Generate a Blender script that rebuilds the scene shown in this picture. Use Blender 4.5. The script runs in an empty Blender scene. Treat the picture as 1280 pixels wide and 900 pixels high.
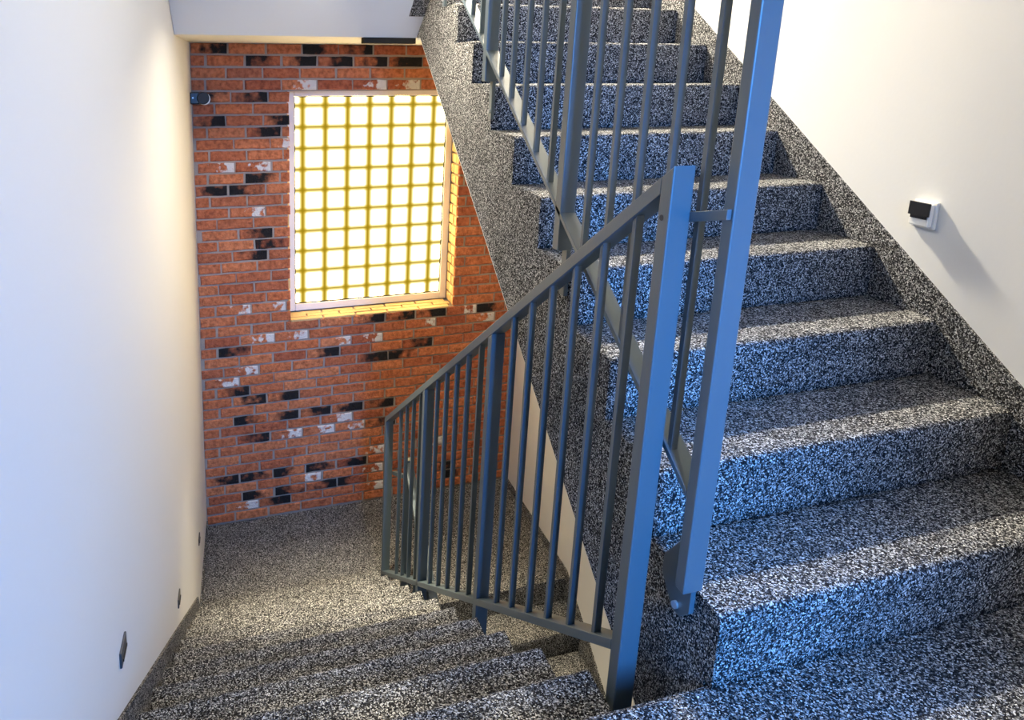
import bpy, bmesh, math, random
from mathutils import Vector, Matrix, noise

random.seed(7)
scene = bpy.context.scene
col = scene.collection

# ------------------------------------------------------------------ plan of the stairwell
R = 0.17          # riser
G = 0.2683        # going
SK = 0.20         # the side walls run at a slight angle to the brick wall (parallelogram plan)
YE = 1.0422       # edge of the near landing
Y1 = 1.0226       # first riser of the flight going up
XD = 1.1618       # open side of the flight going down
XL = 1.2965       # open side of the flight going up
XR = 2.4671       # right wall
YB = 5.0423       # face of the brick wall
ZLOW = -12 * R    # lower landing
ZS = 1.414        # soffit of the upper landing
YLE = 3.7829      # edge of the lower landing where the next flight down begins
YN = -1.5         # wall behind the camera
ZTOP = 4.3
ZBOT = -4.2


TH = math.atan(SK)
RZ = Matrix.Rotation(TH, 3, 'Z')     # the side walls run along the world's y axis


def W(x, y, z):
    return RZ @ Vector((x + SK * (y - YE), y, z))


def D(x, y, z):
    """a direction given along the brick wall (x), away from the camera (y), up (z)"""
    return RZ @ Vector((x, y, z))



# ------------------------------------------------------------------ camera
cam_d = bpy.data.cameras.new('camera')
cam = bpy.data.objects.new('camera', cam_d)
col.objects.link(cam)
fw = Vector((0.27760126, 0.93075074, -0.23799287))
rt = Vector((0.95840011, -0.28542332, 0.00166017))
up = Vector((0.06638351, 0.22855325, 0.97126548))
m = RZ.to_4x4() @ Matrix((rt, up, -fw)).transposed().to_4x4()
m.translation = RZ @ Vector((0.1324, -0.0128, 1.2368))
cam.matrix_world = m
cam_d.sensor_width = 36.0
cam_d.lens = 956.92 / 1280 * 36
cam_d.shift_x = (640 - 395.04) / 1280
cam_d.shift_y = (323.96 - 450) / 1280
cam_d.clip_start = 0.02
scene.camera = cam

# ------------------------------------------------------------------ world, lights, exposure
scene.view_settings.view_transform = 'Standard'
scene.view_settings.look = 'None'
scene.view_settings.gamma = 1.0
scene.view_settings.use_curve_mapping = False
scene.view_settings.exposure = -0.30

world = bpy.data.worlds.new('sky')
scene.world = world
world.use_nodes = True
bg = world.node_tree.nodes['Background']
bg.inputs[0].default_value = (0.35, 0.6, 1.0, 1)
bg.inputs[1].default_value = 0.6


def aim(o, target):
    d = Vector(target) - o.location
    o.rotation_euler = d.to_track_quat('-Z', 'Y').to_euler()


def area(name, loc, target, sx, sy, power, colour, spread=180):
    l = bpy.data.lights.new(name, 'AREA')
    l.shape = 'RECTANGLE'
    l.size = sx
    l.size_y = sy
    l.energy = power
    l.color = colour
    l.spread = math.radians(spread)
    o = bpy.data.objects.new(name, l)
    col.objects.link(o)
    o.location = loc
    aim(o, target)
    return o


# daylight entering through the window in the wall behind the camera
DAY = area('daylight', W(1.13, YN + 0.03, 1.60), W(1.33, 1.2, 0.4), 0.5, 1.1, 80, (0.06, 0.34, 1.0), 75)

# ------------------------------------------------------------------ materials


def mat(name):
    mt = bpy.data.materials.new(name)
    mt.use_nodes = True
    nt = mt.node_tree
    b = nt.nodes['Principled BSDF']
    return mt, nt, b


def node(nt, t, **kw):
    n = nt.nodes.new(t)
    for k, v in kw.items():
        setattr(n, k, v)
    return n


def ramp(nt, stops, interp='LINEAR'):
    r = nt.nodes.new('ShaderNodeValToRGB')
    cr = r.color_ramp
    cr.interpolation = interp
    while len(cr.elements) > 1:
        cr.elements.remove(cr.elements[-1])
    cr.elements[0].position = stops[0][0]
    cr.elements[0].color = (*stops[0][1], 1)
    for p, c in stops[1:]:
        e = cr.elements.new(p)
        e.color = (*c, 1)
    return r


def paint(name, colour, rough=0.6, bump=0.0, bscale=60.0, metallic=0.0, spec=0.5, var=0.0):
    mt, nt, b = mat(name)
    b.inputs['Base Color'].default_value = (*colour, 1)
    b.inputs['Roughness'].default_value = rough
    b.inputs['Metallic'].default_value = metallic
    b.inputs['Specular IOR Level'].default_value = spec
    g = node(nt, 'ShaderNodeNewGeometry')
    if var:
        n = node(nt, 'ShaderNodeTexNoise')
        n.inputs['Scale'].default_value = 3.0
        n.inputs['Detail'].default_value = 4
        nt.links.new(g.outputs['Position'], n.inputs['Vector'])
        lo = tuple(max(0, c * (1 - var)) for c in colour)
        hi = tuple(min(1, c * (1 + var)) for c in colour)
        r = ramp(nt, [(0.3, lo), (0.7, hi)])
        nt.links.new(n.outputs['Fac'], r.inputs['Fac'])
        nt.links.new(r.outputs['Color'], b.inputs['Base Color'])
    if bump:
        n2 = node(nt, 'ShaderNodeTexNoise')
        n2.inputs['Scale'].default_value = bscale
        n2.inputs['Detail'].default_value = 3
        nt.links.new(g.outputs['Position'], n2.inputs['Vector'])
        bp = node(nt, 'ShaderNodeBump')
        bp.inputs['Strength'].default_value = bump
        bp.inputs['Distance'].default_value = 0.01
        nt.links.new(n2.outputs['Fac'], bp.inputs['Height'])
        nt.links.new(bp.outputs['Normal'], b.inputs['Normal'])
    return mt


def carpet_mat(name, scale=330.0, gain=1.0):
    mt, nt, b = mat(name)
    g = node(nt, 'ShaderNodeNewGeometry')
    # warp a little so that the tufts are not a regular cell pattern
    nw = node(nt, 'ShaderNodeTexNoise')
    nw.inputs['Scale'].default_value = 160
    nt.links.new(g.outputs['Position'], nw.inputs['Vector'])
    mx = node(nt, 'ShaderNodeVectorMath', operation='MULTIPLY_ADD')
    mx.inputs[1].default_value = (0.006, 0.006, 0.006)
    nt.links.new(nw.outputs['Color'], mx.inputs[0])
    nt.links.new(g.outputs['Position'], mx.inputs[2])
    v = node(nt, 'ShaderNodeTexVoronoi')
    v.inputs['Scale'].default_value = scale
    nt.links.new(mx.outputs[0], v.inputs['Vector'])
    sp = node(nt, 'ShaderNodeSeparateColor')
    nt.links.new(v.outputs['Color'], sp.inputs['Color'])
    k = gain
    r = ramp(nt, [(p_, (c_ * k, c_ * k, (c_ + 0.003) * k)) for p_, c_ in ((0.0, 0.008), (0.42, 0.02), (0.62, 0.11), (0.82, 0.40), (1.0, 0.92))])
    nt.links.new(sp.outputs['Red'], r.inputs['Fac'])
    # soft large-scale wear in the pile
    n = node(nt, 'ShaderNodeTexNoise')
    n.inputs['Scale'].default_value = 9
    n.inputs['Detail'].default_value = 3
    nt.links.new(g.outputs['Position'], n.inputs['Vector'])
    mr = node(nt, 'ShaderNodeMapRange')
    mr.inputs['From Min'].default_value = 0.3
    mr.inputs['From Max'].default_value = 0.7
    mr.inputs['To Min'].default_value = 0.82
    mr.inputs['To Max'].default_value = 1.12
    nt.links.new(n.outputs['Fac'], mr.inputs['Value'])
    mu = node(nt, 'ShaderNodeVectorMath', operation='SCALE')
    nt.links.new(r.outputs['Color'], mu.inputs[0])
    nt.links.new(mr.outputs['Result'], mu.inputs['Scale'])
    nt.links.new(mu.outputs[0], b.inputs['Base Color'])
    b.inputs['Roughness'].default_value = 0.95
    b.inputs['Specular IOR Level'].default_value = 0.1
    bp = node(nt, 'ShaderNodeBump')
    bp.inputs['Strength'].default_value = 0.9
    bp.inputs['Distance'].default_value = 0.004
    nt.links.new(v.outputs['Distance'], bp.inputs['Height'])
    bp.invert = True
    nt.links.new(bp.outputs['Normal'], b.inputs['Normal'])
    return mt


def brick_mat(name, kind):
    mt, nt, b = mat(name)
    g = node(nt, 'ShaderNodeNewGeometry')
    oi = node(nt, 'ShaderNodeObjectInfo')
    tc = node(nt, 'ShaderNodeTexCoord')
    base = ramp(nt, [(0.0, (0.36, 0.095, 0.045)), (0.3, (0.48, 0.14, 0.06)), (0.6, (0.58, 0.19, 0.08)),
                     (0.8, (0.52, 0.145, 0.055)), (1.0, (0.40, 0.125, 0.06))])
    nt.links.new(oi.outputs['Random'], base.inputs['Fac'])
    # mottling
    n = node(nt, 'ShaderNodeTexNoise')
    n.inputs['Scale'].default_value = 38
    n.inputs['Detail'].default_value = 6
    nt.links.new(g.outputs['Position'], n.inputs['Vector'])
    r = ramp(nt, [(0.32, (0.5, 0.45, 0.45)), (0.5, (1, 1, 1)), (0.72, (1.35, 1.5, 1.6))])
    nt.links.new(n.outputs['Fac'], r.inputs['Fac'])
    mu = node(nt, 'ShaderNodeMix', data_type='RGBA', blend_type='MULTIPLY')
    mu.inputs['Factor'].default_value = 0.75
    nt.links.new(base.outputs['Color'], mu.inputs[6])
    nt.links.new(r.outputs['Color'], mu.inputs[7])
    out = mu.outputs[2]
    if kind != 'plain':
        n2 = node(nt, 'ShaderNodeTexNoise')
        n2.inputs['Scale'].default_value = 14 if kind == 'burnt' else 22
        n2.inputs['Detail'].default_value = 5
        nt.links.new(g.outputs['Position'], n2.inputs['Vector'])
        sx = node(nt, 'ShaderNodeSeparateXYZ')
        nt.links.new(tc.outputs['Generated'], sx.inputs[0])
        # one end of the brick carries the mark
        ad = node(nt, 'ShaderNodeMath', operation='MULTIPLY_ADD')
        ad.inputs[1].default_value = 0.45
        nt.links.new(sx.outputs['X'], ad.inputs[0])
        nt.links.new(n2.outputs['Fac'], ad.inputs[2])
        if kind == 'burnt':
            rr = ramp(nt, [(0.54, (0, 0, 0)), (0.80, (1, 1, 1))])
            cc = (0.014, 0.012, 0.013)
        else:
            rr = ramp(nt, [(0.76, (0, 0, 0)), (0.86, (1, 1, 1))])
            cc = (0.72, 0.66, 0.62)
        nt.links.new(ad.outputs[0], rr.inputs['Fac'])
        mx = node(nt, 'ShaderNodeMix', data_type='RGBA')
        nt.links.new(rr.outputs['Color'], mx.inputs['Factor'])
        nt.links.new(out, mx.inputs[6])
        mx.inputs[7].default_value = (*cc, 1)
        out = mx.outputs[2]
    nt.links.new(out, b.inputs['Base Color'])
    b.inputs['Roughness'].default_value = 0.85
    b.inputs['Specular IOR Level'].default_value = 0.25
    n3 = node(nt, 'ShaderNodeTexNoise')
    n3.inputs['Scale'].default_value = 55
    n3.inputs['Detail'].default_value = 6
    n3.inputs['Distortion'].default_value = 0.6
    nt.links.new(g.outputs['Position'], n3.inputs['Vector'])
    bp = node(nt, 'ShaderNodeBump')
    bp.inputs['Strength'].default_value = 0.8
    bp.inputs['Distance'].default_value = 0.02
    nt.links.new(n3.outputs['Fac'], bp.inputs['Height'])
    nt.links.new(bp.outputs['Normal'], b.inputs['Normal'])
    return mt


M = {}
M['white'] = paint('white_plaster', (0.73, 0.73, 0.72), 0.7, bump=0.025, bscale=70)
M['mortar'] = paint('grey_mortar', (0.36, 0.29, 0.24), 0.95, bump=0.5, bscale=140, var=0.15)
M['steel'] = paint('grey_blue_painted_steel', (0.070, 0.095, 0.112), 0.40, bump=0.02, bscale=120, spec=0.5)
M['zinc'] = paint('zinc_bolt', (0.55, 0.56, 0.58), 0.35, metallic=0.8)
M['black'] = paint('black_plastic', (0.012, 0.012, 0.014), 0.4)
M['whiteplastic'] = paint('white_plastic', (0.82, 0.82, 0.80), 0.4)
M['frame'] = paint('grey_white_window_frame', (0.80, 0.77, 0.76), 0.45)
M['darktrim'] = paint('dark_brown_trim', (0.022, 0.019, 0.015), 0.9, spec=0.1)
M['carpet'] = carpet_mat('speckled_loop_carpet', gain=0.85)
M['plate'] = paint('dark_grey_plate', (0.05, 0.05, 0.055), 0.45)
M['brick'] = brick_mat('red_brick', 'plain')
M['burnt'] = brick_mat('burnt_brick', 'burnt')
M['limed'] = brick_mat('limed_brick', 'limed')
M['revealglow'] = paint('brick_with_window_glow', (0.62, 0.42, 0.19), 0.9, bump=0.6, bscale=70, var=0.25)  # reveal bricks: the window's yellow light is put into their colour


def emission(name, colour, strength):
    mt = bpy.data.materials.new(name)
    mt.use_nodes = True
    nt = mt.node_tree
    nt.nodes.clear()
    e = node(nt, 'ShaderNodeEmission')
    e.inputs[0].default_value = (*colour, 1)
    e.inputs[1].default_value = strength
    o = node(nt, 'ShaderNodeOutputMaterial')
    nt.links.new(e.outputs[0], o.inputs[0])
    return mt


M['lampwarm'] = emission('lit_warm_lens', (1.0, 0.85, 0.6), 6)

# ------------------------------------------------------------------ mesh helpers


def link(name, bm, material, parent=None, smooth=False, bevel=0.0, segs=2):
    bmesh.ops.recalc_face_normals(bm, faces=bm.faces)
    me = bpy.data.meshes.new(name)
    bm.to_mesh(me)
    bm.free()
    if material:
        me.materials.append(material)
    if smooth:
        for p in me.polygons:
            p.use_smooth = True
    o = bpy.data.objects.new(name, me)
    col.objects.link(o)
    if parent:
        o.parent = parent
    if bevel:
        md = o.modifiers.new('bevel', 'BEVEL')
        md.width = bevel
        md.segments = segs
        md.limit_method = 'ANGLE'
    return o


def add_box(bm, x0, x1, y0, y1, z0, z1, org=None):
    vs = []
    for x in (x0, x1):
        for y in (y0, y1):
            for z in (z0, z1):
                p = W(x, y, z)
                vs.append(bm.verts.new(p - org if org else p))
    f = [(0, 1, 3, 2), (4, 6, 7, 5), (0, 4, 5, 1), (2, 3, 7, 6), (0, 2, 6, 4), (1, 5, 7, 3)]
    for q in f:
        bm.faces.new([vs[i] for i in q])


def add_prism(bm, prof, x0, x1, org=None):
    """profile of (y, z) points swept from x0 to x1 in plan coordinates"""
    a, b = [], []
    for y, z in prof:
        p, q = W(x0, y, z), W(x1, y, z)
        a.append(bm.verts.new(p - org if org else p))
        b.append(bm.verts.new(q - org if org else q))
    n = len(prof)
    bm.faces.new(a)
    bm.faces.new(list(reversed(b)))
    for i in range(n):
        j = (i + 1) % n
        bm.faces.new((a[i], b[i], b[j], a[j]))


def add_cyl(bm, c, axis, rad, h, n=24, rad2=None):
    axis = D(*axis).normalized()
    rot = axis.to_track_quat('Z', 'Y').to_matrix().to_4x4()
    mt = Matrix.Translation(Vector(c)) @ rot
    bmesh.ops.create_cone(bm, cap_ends=True, segments=n, radius1=rad, radius2=rad if rad2 is None else rad2,
                          depth=h, matrix=mt)


def box(name, dims, material, parent=None, bevel=0.0):
    bm = bmesh.new()
    org = W(*parent['_o']) if parent is not None and '_o' in parent else None
    add_box(bm, *dims, org=org)
    return link(name, bm, material, parent, bevel=bevel)


def prism(name, prof, x0, x1, material, parent=None, bevel=0.0):
    bm = bmesh.new()
    org = W(*parent['_o']) if parent is not None and '_o' in parent else None
    add_prism(bm, prof, x0, x1, org=org)
    return link(name, bm, material, parent, bevel=bevel)


def cyl(name, c, axis, rad, h, material, parent=None, n=24, rad2=None, bevel=0.0):
    bm = bmesh.new()
    p = W(*c)
    if parent is not None and '_o' in parent:
        p = p - W(*parent['_o'])
    add_cyl(bm, p, axis, rad, h, n, rad2)
    return link(name, bm, material, parent, bevel=bevel)


def tag(o, label, cat, group=None, kind=None):
    o['label'] = label
    o['category'] = cat
    if group:
        o['group'] = group
    if kind:
        o['kind'] = kind
    return o


ORIGINS = []


def thing(name, org, label, cat, group=None, kind=None):
    e = bpy.data.objects.new(name, None)
    col.objects.link(e)
    e.location = W(*org)
    e.empty_display_size = 0.1
    e['_o'] = org
    ORIGINS.append(e)
    return tag(e, label, cat, group, kind)


def struct(o, label, cat):
    return tag(o, label, cat, kind='structure')


# ------------------------------------------------------------------ shell
struct(box('wall_left', (-0.15, 0.0, YN - 0.15, YB + 0.3, ZBOT, ZTOP), M['white']),
       'smooth white plaster wall beside the flight going down', 'wall')
struct(box('wall_right', (XR, XR + 0.15, YN - 0.15, YB + 0.3, ZBOT, ZTOP), M['white']),
       'smooth white plaster wall along the flight going up', 'wall')
struct(box('ceiling', (0.0, XR, YN, YB, ZTOP, ZTOP + 0.15), M['white']),
       'white plaster ceiling high over the stairwell', 'ceiling')
# wall behind the camera with the window that lets the daylight in
bm = bmesh.new()
wx0, wx1, wz0, wz1 = 0.82, 1.43, 0.95, 2.25
YJ = -0.35        # unseen wall step, added to keep the daylight off the right side
add_box(bm, 0, wx0, YN - 0.15, YN, ZBOT, ZTOP)
add_box(bm, wx1, 1.46, YN - 0.15, YN, ZBOT, ZTOP)
add_box(bm, 1.46, XR, YN - 0.15, YJ, 0.0, ZTOP)
add_box(bm, 1.46, XR, YN - 0.15, YN, ZBOT, 0.0)
add_box(bm, wx0, wx1, YN - 0.15, YN, ZBOT, wz0)
add_box(bm, wx0, wx1, YN - 0.15, YN, wz1, ZTOP)
struct(link('wall_near', bm, M['white']), 'white plaster wall with a daylight window facing the brick wall', 'wall')
bm = bmesh.new()
add_box(bm, wx0, wx0 + 0.05, YN - 0.10, YN - 0.04, wz0, wz1)
add_box(bm, wx1 - 0.05, wx1, YN - 0.10, YN - 0.04, wz0, wz1)
add_box(bm, wx0 + 0.05, wx1 - 0.05, YN - 0.10, YN - 0.04, wz0, wz0 + 0.05)
add_box(bm, wx0 + 0.05, wx1 - 0.05, YN - 0.10, YN - 0.04, wz1 - 0.05, wz1)
struct(link('window_2', bm, M['frame']), 'pale frame of the open daylight window in the near wall', 'window')

# landings
prism_prof = [(YN, -0.30), (YN, 0.0), (YE - 0.018, 0.0), (YE - 0.006, -0.005), (YE, -0.018), (YE, -0.30)]
bm = bmesh.new()
add_prism(bm, prism_prof, 0.0, XR)
struct(link('floor', bm, M['carpet']), 'speckled carpet landing at the foot of the flight going up', 'floor')
bm = bmesh.new()
add_box(bm, 0.0, XR, YLE, YB, ZLOW - 0.28, ZLOW)
struct(link('floor', bm, M['carpet']), 'speckled carpet landing below the brick wall', 'floor')
bm = bmesh.new()
add_box(bm, 0.0, XR, 3.95, YB, ZS, 10 * R - 0.02)
struct(link('ceiling', bm, M['white']), 'white plaster underside of the upper landing against the brick wall', 'ceiling')
bm = bmesh.new()
add_box(bm, 0.0, XR, 3.72, YB, 10 * R - 0.02, 10 * R)
struct(link('floor', bm, M['carpet']), 'speckled carpet of the upper landing at the head of the stairs', 'floor')
struct(box('trim_1', (0.995, XL - 0.002, 3.957, 4.04, ZS - 0.030, ZS), M['darktrim']),
       'dark brown strip under the upper landing above the brick wall', 'trim')

# ------------------------------------------------------------------ flights of stairs


def nz(p, s):
    return noise.noise(Vector(p) * s)


def step_mesh(name, x0, x1, up_flight, jit=0.0022):
    """one carpeted step, nosing at the local origin; the carpet edge is soft and slightly uneven"""
    rad = 0.020
    prof = []
    nr = 7
    for i in range(nr):
        prof.append((0.0, -R + (R - rad) * i / (nr - 1)))
    for i in range(1, 5):
        a = math.pi / 2 * i / 4
        prof.append((rad - rad * math.cos(a), -rad + rad * math.sin(a)))
    nt_ = 9
    for i in range(1, nt_ + 1):
        prof.append((rad + (G + 0.012 - rad) * i / nt_, 0.0))
    prof.append((G + 0.012, -R))
    sgn = 1 if up_flight else -1
    nx = 96
    bm = bmesh.new()
    rows = []
    for i in range(nx + 1):
        x = x0 + (x1 - x0) * i / nx
        row = []
        for j, (y, z) in enumerate(prof):
            yy = y * sgn
            p = Vector((x + SK * yy, yy, z))
            if j < len(prof) - 1:
                p.y += jit * nz((x, yy, z), 55)
                p.z += jit * nz((x + 9, yy, z), 60) * (1 if z > -R + 0.02 else 0)
                if i in (0, nx):
                    p.x += jit * nz((x + 3, yy, z), 50)
            row.append(bm.verts.new(RZ @ p))
        rows.append(row)
    n = len(prof)
    for i in range(nx):
        for j in range(n):
            k = (j + 1) % n
            bm.faces.new((rows[i][j], rows[i + 1][j], rows[i + 1][k], rows[i][k]))
    bm.faces.new(rows[0])
    bm.faces.new(list(reversed(rows[-1])))
    bmesh.ops.recalc_face_normals(bm, faces=bm.faces)
    me = bpy.data.meshes.new(name)
    bm.to_mesh(me)
    bm.free()
    for p in me.polygons:
        if len(p.vertices) == 4:
            p.use_smooth = True
    me.materials.append(M['carpet'])
    return me


def place_steps(parent, me, positions):
    org = W(*parent['_o'])
    for (y, z) in positions:
        o = bpy.data.objects.new('step', me)
        col.objects.link(o)
        o.parent = parent
        o.location = W(0, y, z) - org
    return


# flight going up
up_f = thing('staircase', (XL, Y1, 0.0), 'speckled carpet staircase rising beside the right white wall', 'staircase')
me = step_mesh('step_up', XL, XR - 0.009, True)
place_steps(up_f, me, [(Y1 + (k - 1) * G, k * R) for k in range(1, 11)])
zl = lambda y: ZS - 0.655 * (3.868 - y)
tl = lambda y: (y - Y1) / G * R
ya = YE + 0.004
prism('stringer', [(ya, zl(ya)), (3.868, ZS), (3.948, ZS), (3.948, 10 * R - 0.022), (Y1 + 9.95 * G, 10 * R - 0.022),
                   (Y1 + 9 * G, tl(Y1 + 9 * G)), (ya, tl(ya))], XL + 0.0005, XR - 0.009, M['carpet'], up_f)
sf = prism('soffit', [(ya, zl(ya) - 0.012), (3.868, ZS - 0.012), (3.945, ZS - 0.012), (3.945, ZS - 0.001), (3.868, ZS - 0.001), (ya, zl(ya) - 0.001)],
           XL + 0.004, XR - 0.002, M['white'], up_f)
sf['label'] = 'white plastered underside'

# flight going down
dn_f = thing('staircase', (0.0, YE, ZLOW), 'speckled carpet staircase going down beside the left white wall', 'staircase')
me = step_mesh('step_down', 0.009, XD, False)
place_steps(dn_f, me, [(YE + j * G, -j * R) for j in range(1, 12)])
td = lambda y: -(y - YE) / G * R - R
prism('stringer', [(YE + 0.004, td(YE)), (YE + 11 * G, td(YE + 11 * G) + 0.004), (YE + 11 * G, ZLOW + 0.002), (YE + 10.4 * G, ZLOW + 0.002),
                   (YE + 0.004, td(YE) - 0.30)], 0.009, XD - 0.001, M['carpet'], dn_f)

# next flight down, towards the camera under the flight going up
lo_f = thing('staircase', (XL, YLE, ZLOW), 'speckled carpet staircase descending from the lower landing beneath the upper flight', 'staircase')
me = step_mesh('step_low', 1.25, XR - 0.009, True)
place_steps(lo_f, me, [(YLE - mm * G, ZLOW - mm * R) for mm in range(1, 9)])
# riser under the landing edge
prism('riser', [(YLE - 0.004, ZLOW - R), (YLE - 0.004, ZLOW - 0.003), (YLE + 0.0, ZLOW), (YLE + 0.01, ZLOW - R)], 1.25, XR - 0.009, M['carpet'], lo_f)
prism('stringer', [(YLE, ZLOW - R), (YLE, ZLOW - R - 0.25), (YLE - 8 * G, ZLOW - 9 * R - 0.25), (YLE - 8 * G, ZLOW - 9 * R)], 1.252, XR - 0.009, M['carpet'], lo_f)

# flight above, rising towards the camera over the flight going down: only its underside shows
hi_f = thing('staircase', (0.0, 3.95, ZS), 'white plastered underside of the next flight, above the flight going down', 'staircase')
SS = 0.634
yq = 0.6
zs = lambda y: ZS + SS * (3.95 - y)
prism('soffit', [(3.95, ZS), (3.95, ZS + 0.27), (3.72, 10 * R - 0.022), (yq, zs(yq) + 0.40), (yq, zs(yq))], 0.002, XL, M['white'], hi_f)
prism('carpet_edge', [(3.785, zs(3.785) - 0.006), (3.785, zs(3.785) + 0.02), (yq, zs(yq) + 0.02), (yq, zs(yq) - 0.006)], 1.212, XL - 0.001,
      M['carpet'], hi_f)

# carpet skirting strips on the walls
sk_up = [(Y1 + 0.0, 0.0), (Y1 + 0.0, R + 0.072), (Y1 + 9 * G, 10 * R + 0.072), (Y1 + 9 * G, 10 * R - 0.12)]
o = prism('baseboard_right', [(YJ, 0.0), (YJ, 0.09), (Y1 - 0.12, 0.09), (Y1 + 0.0, R + 0.072), (Y1 + 9 * G, 10 * R + 0.072),
                              (YB, 10 * R + 0.072), (YB, 10 * R), (Y1 + 9.4 * G, 10 * R), (Y1 + 9.4 * G, 8.9 * R), (Y1 + 0.6 * G, 0.1 * R), (Y1 + 0.02, 0.0)],
          XR - 0.010, XR, M['carpet'])
struct(o, 'dark carpet skirting strip climbing the right white wall', 'baseboard')
o = prism('baseboard_left', [(YN, 0.0), (YN, 0.06), (YE, 0.06), (YE + 11 * G - 0.05, -11 * R + 0.06 + 0.03), (YE + 11 * G + 0.08, ZLOW + 0.06), (YB - 0.012, ZLOW + 0.06),
                             (YB - 0.012, ZLOW), (YE + 11 * G + 0.02, ZLOW), (YE + 11 * G, -11 * R - R + 0.02), (YE, -R + 0.02), (YE, 0.0)],
          0.0, 0.010, M['carpet'])
struct(o, 'grey carpet skirting strip running down the left white wall', 'baseboard')
o = prism('baseboard_lower', [(YB - 0.012, ZLOW), (YB - 0.012, ZLOW + 0.055), (YLE, ZLOW + 0.055), (YLE - 8 * G, ZLOW + 0.055 - 8 * R),
                              (YLE - 8 * G, ZLOW - 8 * R - R), (YLE, ZLOW - R)], XR - 0.010, XR, M['carpet'])
struct(o, 'dark carpet skirting strip at the foot of the right wall on the lower landing', 'baseboard')

# ------------------------------------------------------------------ brick wall
OX0, OX1, OZ0, OZ1 = 0.6492, 1.9271, -0.496, 1.1093     # window opening
SL = 0.014                                                # thickness of the brick slips
bm = bmesh.new()
yb0, yb1 = YB + SL - 0.005, YB + 0.30
add_box(bm, 0.0, OX0 - SL, yb0, yb1, ZBOT, ZTOP)
add_box(bm, OX1 + SL, XR, yb0, yb1, ZBOT, ZTOP)
add_box(bm, OX0 - SL, OX1 + SL, yb0, yb1, ZBOT, OZ0 - SL)
add_box(bm, OX0 - SL, OX1 + SL, yb0, yb1, OZ1, ZTOP)
wall = struct(link('wall_far', bm, M['mortar']), 'wall of red brick with burnt and white-smeared bricks around a lit window', 'wall')

DARK = [(263, 59), (405, 61), (448, 61), (340, 74), (392, 75), (437, 74), (466, 74), (509, 74), (286, 120), (304, 119), (257, 149), (351, 148),
        (340, 163), (245, 210), (257, 223), (311, 223), (324, 236), (245, 239), (257, 253), (308, 292), (344, 303), (291, 318), (280, 441),
        (402, 439), (447, 397), (497, 394), (538, 392), (449, 447), (486, 444), (507, 428), (276, 493), (321, 500), (340, 497), (314, 525),
        (358, 519), (395, 514), (433, 509), (472, 504), (326, 547), (461, 529), (267, 604), (314, 597), (356, 590), (395, 584), (431, 578),
        (314, 620), (355, 613), (392, 607), (454, 597), (340, 627), (618, 383), (557, 582), (580, 588)]
LIME = [(257, 194), (283, 208), (326, 206), (351, 176), (306, 265), (387, 104), (469, 103), (512, 102), (312, 387), (338, 384), (362, 420),
        (383, 418), (415, 428), (447, 424), (328, 424), (508, 406), (575, 376), (575, 387), (586, 397), (306, 464), (260, 482), (408, 524),
        (440, 531), (362, 542), (394, 537), (397, 595), (450, 587), (447, 609), (294, 635), (475, 561), (548, 548), (262, 236)]


def survey(u, v):
    """where a mark noted on the photograph lies on the face of the brick wall (plan x, height)"""
    d = fw + rt * (u - 395.04) / 956.92 - up * (v - 323.96) / 956.92
    o = Vector((0.1324, -0.0128, 1.2368))
    p = o + d * ((YB - o.y) / d.y)
    return p.x - SK * (YB - YE), p.z


DK = [survey(*p) for p in DARK]
LM = [survey(*p) for p in LIME]
brick_cache = {}


def brick_mesh(w, h, d, var):
    key = (round(w, 2), round(h, 3), round(d, 3), var)
    if key in brick_cache:
        return brick_cache[key]
    w = key[0]
    rnd = random.Random(hash(key) & 0xffff)
    bm = bmesh.new()
    b = 0.005
    nxs = 5 if w > 0.15 else 3
    # front outline (uneven), bevel ring behind, back ring
    def ring(inset, y, amp):
        pts = []
        x0, x1, z0, z1 = -w / 2 + inset, w / 2 - inset, -h / 2 + inset, h / 2 - inset
        for i in range(nxs):
            pts.append([x0 + (x1 - x0) * i / (nxs - 1), z0])
        for i in range(nxs):
            pts.append([x1 - (x1 - x0) * i / (nxs - 1), z1])
        return [(p[0], y, p[1]) for p in pts]
    r0 = ring(0.0, 0.0, 0)
    jit = [(rnd.uniform(-.0022, .0022), rnd.uniform(-.0022, .0022)) for _ in r0]
    rings = []
    for inset, y in ((0.0, 0.0), (0.0, -d + b), (b, -d)):
        rr = ring(inset, y, 0)
        rings.append([bm.verts.new((p[0] + j[0], p[1] + (rnd.uniform(-.0012, .0012) if y else 0), p[2] + j[1])) for p, j in zip(rr, jit)])
    n = len(r0)
    for a, c in ((0, 1), (1, 2)):
        for i in range(n):
            k = (i + 1) % n
            bm.faces.new((rings[a][i], rings[a][k], rings[c][k], rings[c][i]))
    f = rings[2]
    for i in range(nxs - 1):
        bm.faces.new((f[i], f[i + 1], f[n - 2 - i], f[n - 1 - i]))
    bmesh.ops.recalc_face_normals(bm, faces=bm.faces)
    me = bpy.data.meshes.new('brick')
    bm.to_mesh(me)
    bm.free()
    me.materials.append(M['brick'])
    brick_cache[key] = me
    return me


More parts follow.
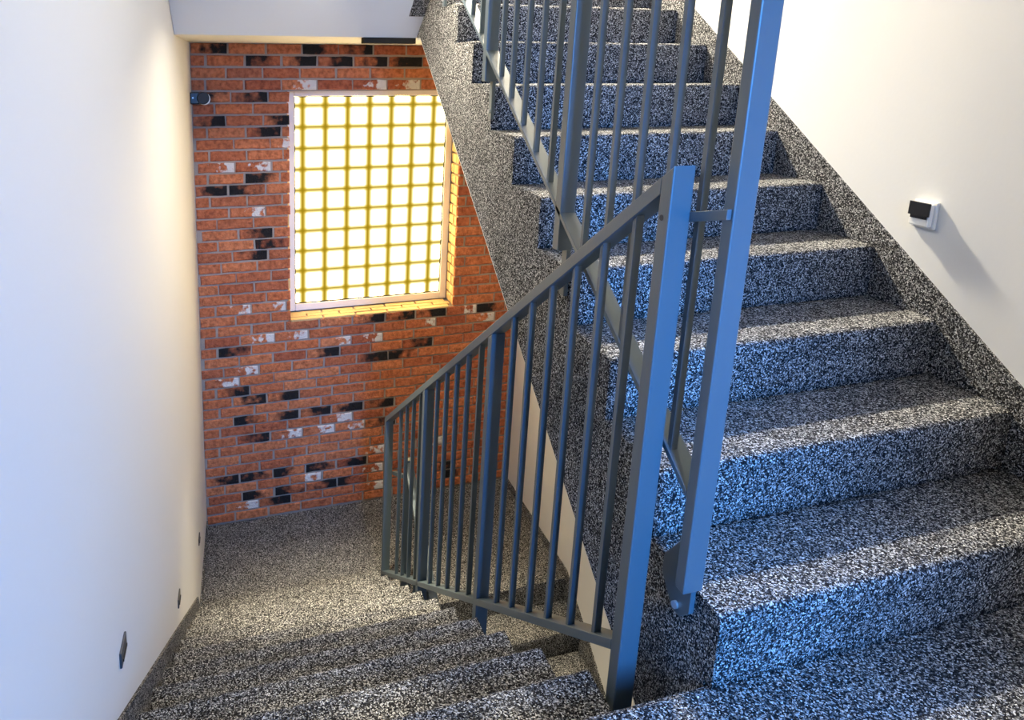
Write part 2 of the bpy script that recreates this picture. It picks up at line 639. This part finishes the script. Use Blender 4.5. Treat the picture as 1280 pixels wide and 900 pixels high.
CP = 0.0767
BL, JT = 0.238, 0.0135
BH = CP - JT
bricks = []       # x0, x1, zc, kind
zt = 1.412
row = 0
while zt - BH > ZLOW - 0.03:
    zc = zt - BH / 2
    off = (0.0 if row % 2 == 0 else -0.5 * BL) + random.uniform(-0.035, 0.035)
    if row == 0:
        off = 0.0
    if off > 0:
        off -= BL + JT
    x = off
    cells = []
    while x < XR:
        L = BL + random.uniform(-0.006, 0.006)
        cells.append([max(x, 0.004), min(x + L, XR - 0.003)])
        x += L + JT
    for a, b in cells:
        if b - a < 0.02:
            continue
        parts = [(a, b)]
        if zc > OZ0 + 0.01 - BH / 2 + 0.02 and zc < OZ1 - 0.015:
            parts = []
            if a < OX0:
                parts.append((a, min(b, OX0)))
            if b > OX1:
                parts.append((max(a, OX1), b))
            # split closers at the jambs
        for (p, q) in parts:
            if q - p > 0.025:
                bricks.append((p, q, zc))
    zt -= CP
    row += 1


def hidden(a, zc):
    # behind the carpeted side of the flight going up
    th = 1.616 + (1.45 - zc) * (2.492 - 1.616) / (1.45 + 0.849)
    return zc > -0.83 and a > th + 0.01


def near(lst, a, b, zc):
    return any(a - 0.005 <= x <= b + 0.005 and abs(z - zc) < CP * 0.5 for x, z in lst)


vis = [q for q in bricks if not hidden(q[0], q[2])]
hid = [q for q in bricks if hidden(q[0], q[2])]
vis.sort(key=lambda q: -(q[1] - q[0]))
single, rest = vis[:300], vis[300:] + hid


def kind_of(a, b, zc):
    if near(DK, a, b, zc):
        return 'burnt'
    if near(LM, a, b, zc):
        return 'limed'
    return 'brick'


for (a, b, zc) in single:
    me = brick_mesh(b - a, BH, SL + random.choice((0.0, 0.002, 0.004)), random.randrange(3))
    o = bpy.data.objects.new('brick', me)
    col.objects.link(o)
    o.parent = wall
    o.location = W((a + b) / 2, YB + SL, zc)
    o.rotation_euler = (0, 0, TH)
    k = kind_of(a, b, zc)
    if random.random() < 0.5 and k == 'brick':
        o.rotation_euler = (0, math.pi, TH)
    if k == 'burnt' and random.random() < 0.3:
        o.rotation_euler = (0, math.pi, TH)
    o.material_slots[0].link = 'OBJECT'
    o.material_slots[0].material = M[k]

# the rest of the slips (hidden ones, small closers) and those lining the reveal: one piece
bm = bmesh.new()
for (a, b, zc) in rest:
    add_box(bm, a, b, YB, YB + SL, zc - BH / 2, zc + BH / 2)
YF = YB + 0.205     # front of the window frame
o = link('brick_slips', bm, M['brick'], wall, bevel=0.004)
o['kind'] = 'stuff'
# reveal: sill and jambs
rv = []
bm = bmesh.new()
nrow = 3
dy = (YF - YB - 0.006) / nrow
for rI in range(nrow):
    x = OX0 + 0.004 - (0.12 if rI % 2 else 0.0)
    while x < OX1 - 0.01:
        a, b = max(x, OX0 + 0.004), min(x + BL, OX1 - 0.004)
        if b - a > 0.02:
            y0 = YB + 0.002 + rI * dy
            bb = bmesh.new()
            zj = random.uniform(-0.002, 0.003)
            add_box(bb, a, b, y0, y0 + dy - 0.010, OZ0 - SL, OZ0 + zj)
            o = link('sill_brick', bb, M['revealglow'], wall, bevel=0.003)
        x += BL + JT
for side in (0, 1):
    z = OZ0 + 0.004
    i = 0
    while z < OZ1 - 0.02:
        z1 = min(z + BH, OZ1 - 0.002)
        cut = YB + (0.125 if i % 2 else 0.075)
        for (y0, y1) in ((YB + 0.016, cut), (cut + 0.011, YF - 0.002)):
            bb = bmesh.new()
            j = random.uniform(-0.003, 0.003)
            if side == 0:
                add_box(bb, OX0 - SL, OX0 + j, y0, y1, z, z1)
            else:
                add_box(bb, OX1 + j, OX1 + SL, y0, y1, z, z1)
            link('jamb_brick', bb, M['revealglow'], wall, bevel=0.004)
        z += CP
        i += 1

# ------------------------------------------------------------------ window
win = thing('window_1', ((OX0 + OX1) / 2, YF, OZ0), 'tall backlit window with a soft amber grid, set in the brick wall', 'window', kind='structure')
FI = (0.700, 1.872, -0.442, 1.068)    # clear glass
for (a, b, c, d) in ((OX0, FI[0], OZ0, OZ1), (FI[1], OX1, OZ0, OZ1), (FI[0], FI[1], OZ0, FI[2]), (FI[0], FI[1], FI[3], OZ1)):
    box('frame', (a + 0.001, b - 0.001, YF, YF + 0.06, c + 0.001, d - 0.001), M['frame'], win, bevel=0.004)
gs = 0.006
for (a, b, c, d) in ((FI[0], FI[0] + gs, FI[2], FI[3]), (FI[1] - gs, FI[1], FI[2], FI[3]), (FI[0], FI[1], FI[2], FI[2] + gs), (FI[0], FI[1], FI[3] - gs, FI[3])):
    box('gasket', (a, b, YF + 0.012, YF + 0.02, c, d), M['black'], win)
GX0, GDX = 0.762, 0.1685
GZ0, GDZ = 1.004, 0.1502
YG = YF + 0.03
# frosted panes: bright in the middle, amber where they meet the bars
mt = bpy.data.materials.new('backlit_frosted_pane')
mt.use_nodes = True
nt = mt.node_tree
nt.nodes.clear()
g = node(nt, 'ShaderNodeNewGeometry')
un = node(nt, 'ShaderNodeVectorRotate', rotation_type='Z_AXIS')     # back to the plane of the brick wall
un.inputs['Angle'].default_value = -TH
nt.links.new(g.outputs['Position'], un.inputs['Vector'])
sx = node(nt, 'ShaderNodeSeparateXYZ')
nt.links.new(un.outputs[0], sx.inputs[0])


def grid_dist(sock, x0, dx):
    s = node(nt, 'ShaderNodeMath', operation='SUBTRACT')
    s.inputs[1].default_value = x0
    nt.links.new(sock, s.inputs[0])
    p = node(nt, 'ShaderNodeMath', operation='PINGPONG')
    p.inputs[1].default_value = dx / 2
    nt.links.new(s.outputs[0], p.inputs[0])
    return p.outputs[0]


wx = GX0 + SK * (YG - YE)
dxs = grid_dist(sx.outputs['X'], wx, GDX)
dzs = grid_dist(sx.outputs['Z'], GZ0, GDZ)


def band(sock, w, lo):
    r = node(nt, 'ShaderNodeMapRange', interpolation_type='SMOOTHSTEP')
    r.inputs['From Min'].default_value = 0.002
    r.inputs['From Max'].default_value = w
    r.inputs['To Min'].default_value = lo
    nt.links.new(sock, r.inputs['Value'])
    return r.outputs['Result']


mm_ = node(nt, 'ShaderNodeMath', operation='MULTIPLY')
nt.links.new(band(dxs, 0.040, 0.10), mm_.inputs[0])
nt.links.new(band(dzs, 0.030, 0.24), mm_.inputs[1])
cr = ramp(nt, [(0.0, (0.45, 0.28, 0.01)), (0.12, (0.75, 0.50, 0.04)), (0.30, (1.05, 0.82, 0.25)), (0.6, (1.9, 1.6, 0.85)), (0.8, (5, 3.9, 2.0)), (1.0, (20.0, 14.5, 6.5))])
nt.links.new(mm_.outputs[0], cr.inputs['Fac'])
em = node(nt, 'ShaderNodeEmission')
em.inputs[1].default_value = 1.0
nt.links.new(cr.outputs['Color'], em.inputs[0])
ou = node(nt, 'ShaderNodeOutputMaterial')
nt.links.new(em.outputs[0], ou.inputs[0])
M['pane'] = mt
M['bar'] = emission('amber_lit_bar', (0.62, 0.42, 0.02), 0.75)
xs = [FI[0]] + [GX0 + GDX * i for i in range(7)] + [FI[1]]
zs_ = [FI[2]] + sorted(GZ0 - GDZ * i for i in range(10)) + [FI[3]]
hb = 0.0025
for i in range(len(xs) - 1):
    for j in range(len(zs_) - 1):
        a = xs[i] + (hb if i else 0)
        b = xs[i + 1] - (hb if i < len(xs) - 2 else 0)
        c = zs_[j] + (hb if j else 0)
        d = zs_[j + 1] - (hb if j < len(zs_) - 2 else 0)
        if d - c > 0.01 and b - a > 0.01:
            box('pane', (a, b, YG, YG + 0.008, c, d), M['pane'], win)
for x in xs[1:-1]:
    box('glazing_bar', (x - hb, x + hb, YG + 0.001, YG + 0.012, FI[2], FI[3]), M['bar'], win)
for z in zs_[1:-1]:
    box('glazing_bar', (FI[0], FI[1], YG + 0.0015, YG + 0.0125, z - hb * 0.8, z + hb * 0.8), M['bar'], win)
box('backing', (FI[0] - 0.01, FI[1] + 0.01, YG + 0.03, YG + 0.04, FI[2] - 0.01, FI[3] + 0.01), M['frame'], win)

# ------------------------------------------------------------------ railings
BW = 0.014


def bar_y(name, x0, x1, ya, za, yb_, zb, th, parent, bevel=0.0015):
    return prism(name, [(ya, za), (ya, za - th), (yb_, zb - th), (yb_, zb)], x0, x1, M['steel'], parent, bevel=bevel)


def post(name, x0, x1, y0, y1, z0, z1, parent, slope=0.0):
    return prism(name, [(y0, z0), (y1, z0), (y1, z1 + slope * (y1 - y0)), (y0, z1)], x0, x1, M['steel'], parent, bevel=0.003)


# railing of the flight going down
X0, X1 = 1.185, 1.237
rail_d = thing('stair_railing', (1.21, 1.226, -0.25), 'dark grey-blue steel railing sloping down along the flight going down', 'railing')
TS = -0.67
top = lambda y: 1.060 + TS * (y - 1.209)
bot = lambda y: -0.060 + TS * (y - 1.27)
post('newel_post', X0, X1, 1.206, 1.246, -0.30, top(1.206), rail_d, TS)
bar_y('top_rail', X0, X1, 1.246, top(1.246), 4.00, top(4.00), 0.036, rail_d)
bar_y('bottom_rail', X0, X1, 1.246, bot(1.246), 4.00, bot(4.00), 0.028, rail_d)
post('end_post', X0, X1, 4.00, 4.04, ZLOW, top(4.00), rail_d, TS)
xm = (X0 + X1) / 2
for yf in [1.351 + .1355 * k for k in range(6)] + [2.333 + .1435 * k for k in range(5)] + [3.20 + .15 * k for k in range(4)]:
    y0, y1 = yf - BW, yf
    prism('baluster', [(y0, bot(y0)), (y1, bot(y1)), (y1, top(y1) - 0.036), (y0, top(y0) - 0.036)], xm - BW / 2 - 0.012, xm + BW / 2 - 0.006, M['steel'], rail_d)
for y1 in (2.223, 3.111):
    y0 = y1 - 0.04
    zb = bot(y1) - 0.25
    post('post', X0, X1, y0, y1, zb, top(y0) - 0.037, rail_d, TS)
    box('mounting_plate', (XD - 0.001, X0, y0, y1, zb, zb + 0.09), M['steel'], rail_d)
box('mounting_plate', (XD - 0.001, X0, 1.206, 1.246, -0.30, -0.22), M['steel'], rail_d)
cyl('bolt_hole', (X0 - 0.0002, 1.230, 0.955), (1, 0, 0), 0.006, 0.002, M['black'], rail_d, 16)
prism('link_bracket', [(1.092, 0.994), (1.092, 0.974), (1.216, 0.946), (1.216, 0.966)], 1.2345, 1.2448, M['steel'], rail_d, bevel=0.001)

# railing of the flight going up
U0, U1 = 1.245, 1.294
rail_u = thing('stair_railing', (1.27, 1.10, 0.19), 'grey-blue steel railing with tall newel climbing the flight going up', 'railing')
US = 0.62
ubot = lambda y: 0.425 + US * (y - 1.149)      # top face of the bottom bar
utop = lambda y: 1.36 + US * (y - 1.116)       # underside of the handrail
post('newel_post', U0, U1, 1.086, 1.118, 0.185, utop(1.102) + 0.03, rail_u, US)
YU = 3.33
bar_y('bottom_rail', U0, U1, 1.118, ubot(1.118), YU, ubot(YU), 0.016, rail_u)
bar_y('top_rail', U0, U1, 1.118, utop(1.118) + 0.036, YU, utop(YU) + 0.036, 0.036, rail_u)
um = (U0 + U1) / 2
for yf in (1.211, 1.332, 1.460, 1.583, 1.706, 1.961, 2.085, 2.206, 2.333, 2.447, 2.70, 2.82, 2.94, 3.06, 3.18, 3.29):
    y0, y1 = yf - BW, yf
    prism('baluster', [(y0, ubot(y0)), (y1, ubot(y1)), (y1, utop(y1)), (y0, utop(y0))], um - 0.018, um - 0.001, M['steel'], rail_u)
for y1 in (1.873, 2.621, YU + 0.04):
    y0 = y1 - 0.04
    zb = ubot(y0) - 0.25
    post('post', U0, U1, y0, y1, ubot(y0) - 0.11, utop(y0) if y1 < YU else utop(y0) + 0.036, rail_u, US)
    box('mounting_plate', (U1 - 0.014, U1, y0 + 0.006, y1, zb, ubot(y0) - 0.11), M['steel'], rail_u, bevel=0.002)
    cyl('bolt', (U1 - 0.017, (y0 + y1) / 2 + 0.003, zb + 0.03), (1, 0, 0), 0.008, 0.006, M['zinc'], rail_u, 12)
prism('mounting_plate', [(1.105, 0.30), (1.105, 0.115), (1.135, 0.085), (1.165, 0.085), (1.215, 0.14), (1.215, 0.185), (1.13, 0.30)], U1 - 0.012, U1 + 0.0015,
      M['steel'], rail_u, bevel=0.002)
cyl('bolt', (U1 - 0.015, 1.150, 0.105), (1, 0, 0), 0.009, 0.007, M['zinc'], rail_u, 12)

# railing of the next flight down, seen through the first one
rail_l = thing('stair_railing', (1.27, 3.70, ZLOW), 'dark steel railing of the lowest flight, starting behind the end post', 'railing')
lt = lambda y: -0.945 - 0.634 * (3.70 - y)
lb = lambda y: -1.93 - 0.634 * (3.70 - y)
post('newel_post', U0, U1, 3.68, 3.72, ZLOW - 0.25, lt(3.70), rail_l)
bar_y('top_rail', U0, U1, 3.68, lt(3.68), 2.2, lt(2.2), 0.036, rail_l)
bar_y('bottom_rail', U0, U1, 3.68, lb(3.68), 2.2, lb(2.2), 0.028, rail_l)
for k in range(10):
    y = 3.56 - 0.137 * k
    prism('baluster', [(y - BW, lb(y - BW)), (y, lb(y)), (y, lt(y) - 0.036), (y - BW, lt(y - BW) - 0.036)], um - 0.018, um - 0.001, M['steel'], rail_l)
post('post', U0, U1, 2.16, 2.20, lb(2.2) - 0.3, lt(2.2), rail_l)
prism('link_bracket', [(3.72, -1.05), (3.72, -1.075), (4.005, -1.215), (4.005, -1.19)], 1.238, 1.262, M['steel'], rail_l)

# ------------------------------------------------------------------ small things on the walls
# black spotlight in the corner of the brick wall
sp = thing('wall_spotlight', (0.0, 4.95, 1.073), 'small black spotlight fixed in the upper corner of the brick wall', 'spotlight')
box('bracket', (0.0, 0.058, 4.92, 4.985, 1.036, 1.110), M['black'], sp, bevel=0.006)
cyl('head', (0.076, 4.935, 1.073), (0.1, -1, 0), 0.038, 0.075, M['black'], sp, 28, bevel=0.004)
r_ = cyl('ring', (0.084, 4.985, 1.066), (0.1, -1, 0), 0.038, 0.035, M['whiteplastic'], sp, 28)
r_['label'] = 'white ring'
cyl('screw', (0.018, 4.917, 1.075), (0, -1, 0), 0.005, 0.005, M['zinc'], sp, 10)

# black and white switch on the right wall
sw = thing('wall_switch', (XR, 1.673, 0.775), 'square white wall switch with a black cover on the right wall', 'switch')
box('base', (XR - 0.012, XR, 1.633, 1.713, 0.772, 0.856), M['whiteplastic'], sw, bevel=0.003)
box('body', (XR - 0.030, XR - 0.012, 1.640, 1.708, 0.780, 0.850), M['whiteplastic'], sw, bevel=0.003)
box('cover', (XR - 0.036, XR - 0.030, 1.638, 1.710, 0.812, 0.853), M['black'], sw, bevel=0.001)
box('lip', (XR - 0.034, XR - 0.030, 1.646, 1.702, 0.803, 0.812), M['black'], sw)

# step lights along the left wall
for (y, z, lab) in ((1.712, -0.192, 'small dark step light low on the left wall, topmost of three'),
                    (3.005, -1.055, 'small dark step light low on the left wall, middle of three'),
                    (4.26, -1.609, 'small dark step light low on the left wall, above the lower landing')):
    t = thing('step_light', (0.0, y, z - 0.03), lab, 'step light', group='step lights on the left wall')
    box('plate', (0.0, 0.006, y - 0.04, y + 0.04, z - 0.022, z + 0.022), M['plate'], t, bevel=0.002)
    box('lens', (0.006, 0.009, y - 0.028, y + 0.028, z - 0.012, z - 0.004), M['black'], t)


def lamp(name, loc, normal, label, power, colour, size, spot=None, spread=180, drop=0.0):
    """round lamp: ring, lens and its own light"""
    n = Vector(normal).normalized()
    nw_ = D(*n)
    t = thing(name, loc, label, 'lamp')
    p = Vector((0, 0, 0))
    if drop:
        bm = bmesh.new()
        add_cyl(bm, Vector((0, 0, drop / 2)), (0, 0, 1), 0.006, drop, 12)
        link('cord', bm, M['black'], t)
    bm = bmesh.new()
    add_cyl(bm, p + nw_ * 0.010, n, size * 0.62, 0.02, 32)
    link('ring', bm, M['whiteplastic'], t, bevel=0.003)
    bm = bmesh.new()
    add_cyl(bm, p + nw_ * 0.023, n, size * 0.5, 0.008, 32)
    link('lens', bm, M['lampwarm'], t)
    if spot:
        l = bpy.data.lights.new(name + '_light', 'SPOT')
        l.spot_size = math.radians(spot)
        l.spot_blend = 1.0
        l.shadow_soft_size = size * 0.5
    else:
        l = bpy.data.lights.new(name + '_light', 'AREA')
        l.shape = 'DISK'
        l.size = size
        l.spread = math.radians(spread)
    l.energy = power
    l.color = colour
    o = bpy.data.objects.new(name + '_light', l)
    col.objects.link(o)
    o.parent = t
    o.location = nw_ * 0.04
    o.rotation_euler = nw_.to_track_quat('-Z', 'Y').to_euler()
    return t


lamp('pendant_lamp', (1.95, 4.60, 3.40), (0, 0, -1), 'round white pendant lamp hanging high above the upper landing', 800, (1.0, 0.90, 0.70), 0.30, drop=ZTOP - 3.40)
sn = (0, -SS, -1)
lamp('soffit_lamp', (0.72, 3.15, zs(3.15) - 0.014), (0.30, 0.0, -1), 'round flush lamp under the next flight, over the lower steps', 44, (1.0, 0.89, 0.68), 0.20, spread=150)
lamp('recessed_spotlight', (0.84, 3.45, zs(3.45) - 0.012), (0.05, -0.06, -1.0), 'small recessed spotlight under the next flight, close to the brick wall', 1300, (1.0, 0.86, 0.58), 0.09, spot=48)
lamp('soffit_lamp', (1.20, 1.30, zs(1.30) - 0.05), (-1.0, 0.25, -0.75), 'added lamp out of view under the next flight, brightening the left wall', 23, (1.0, 0.94, 0.82), 0.20, spread=120)  # unseen lamp, added to brighten the left wall only

for e in ORIGINS:
    if '_o' in e:
        del e['_o']
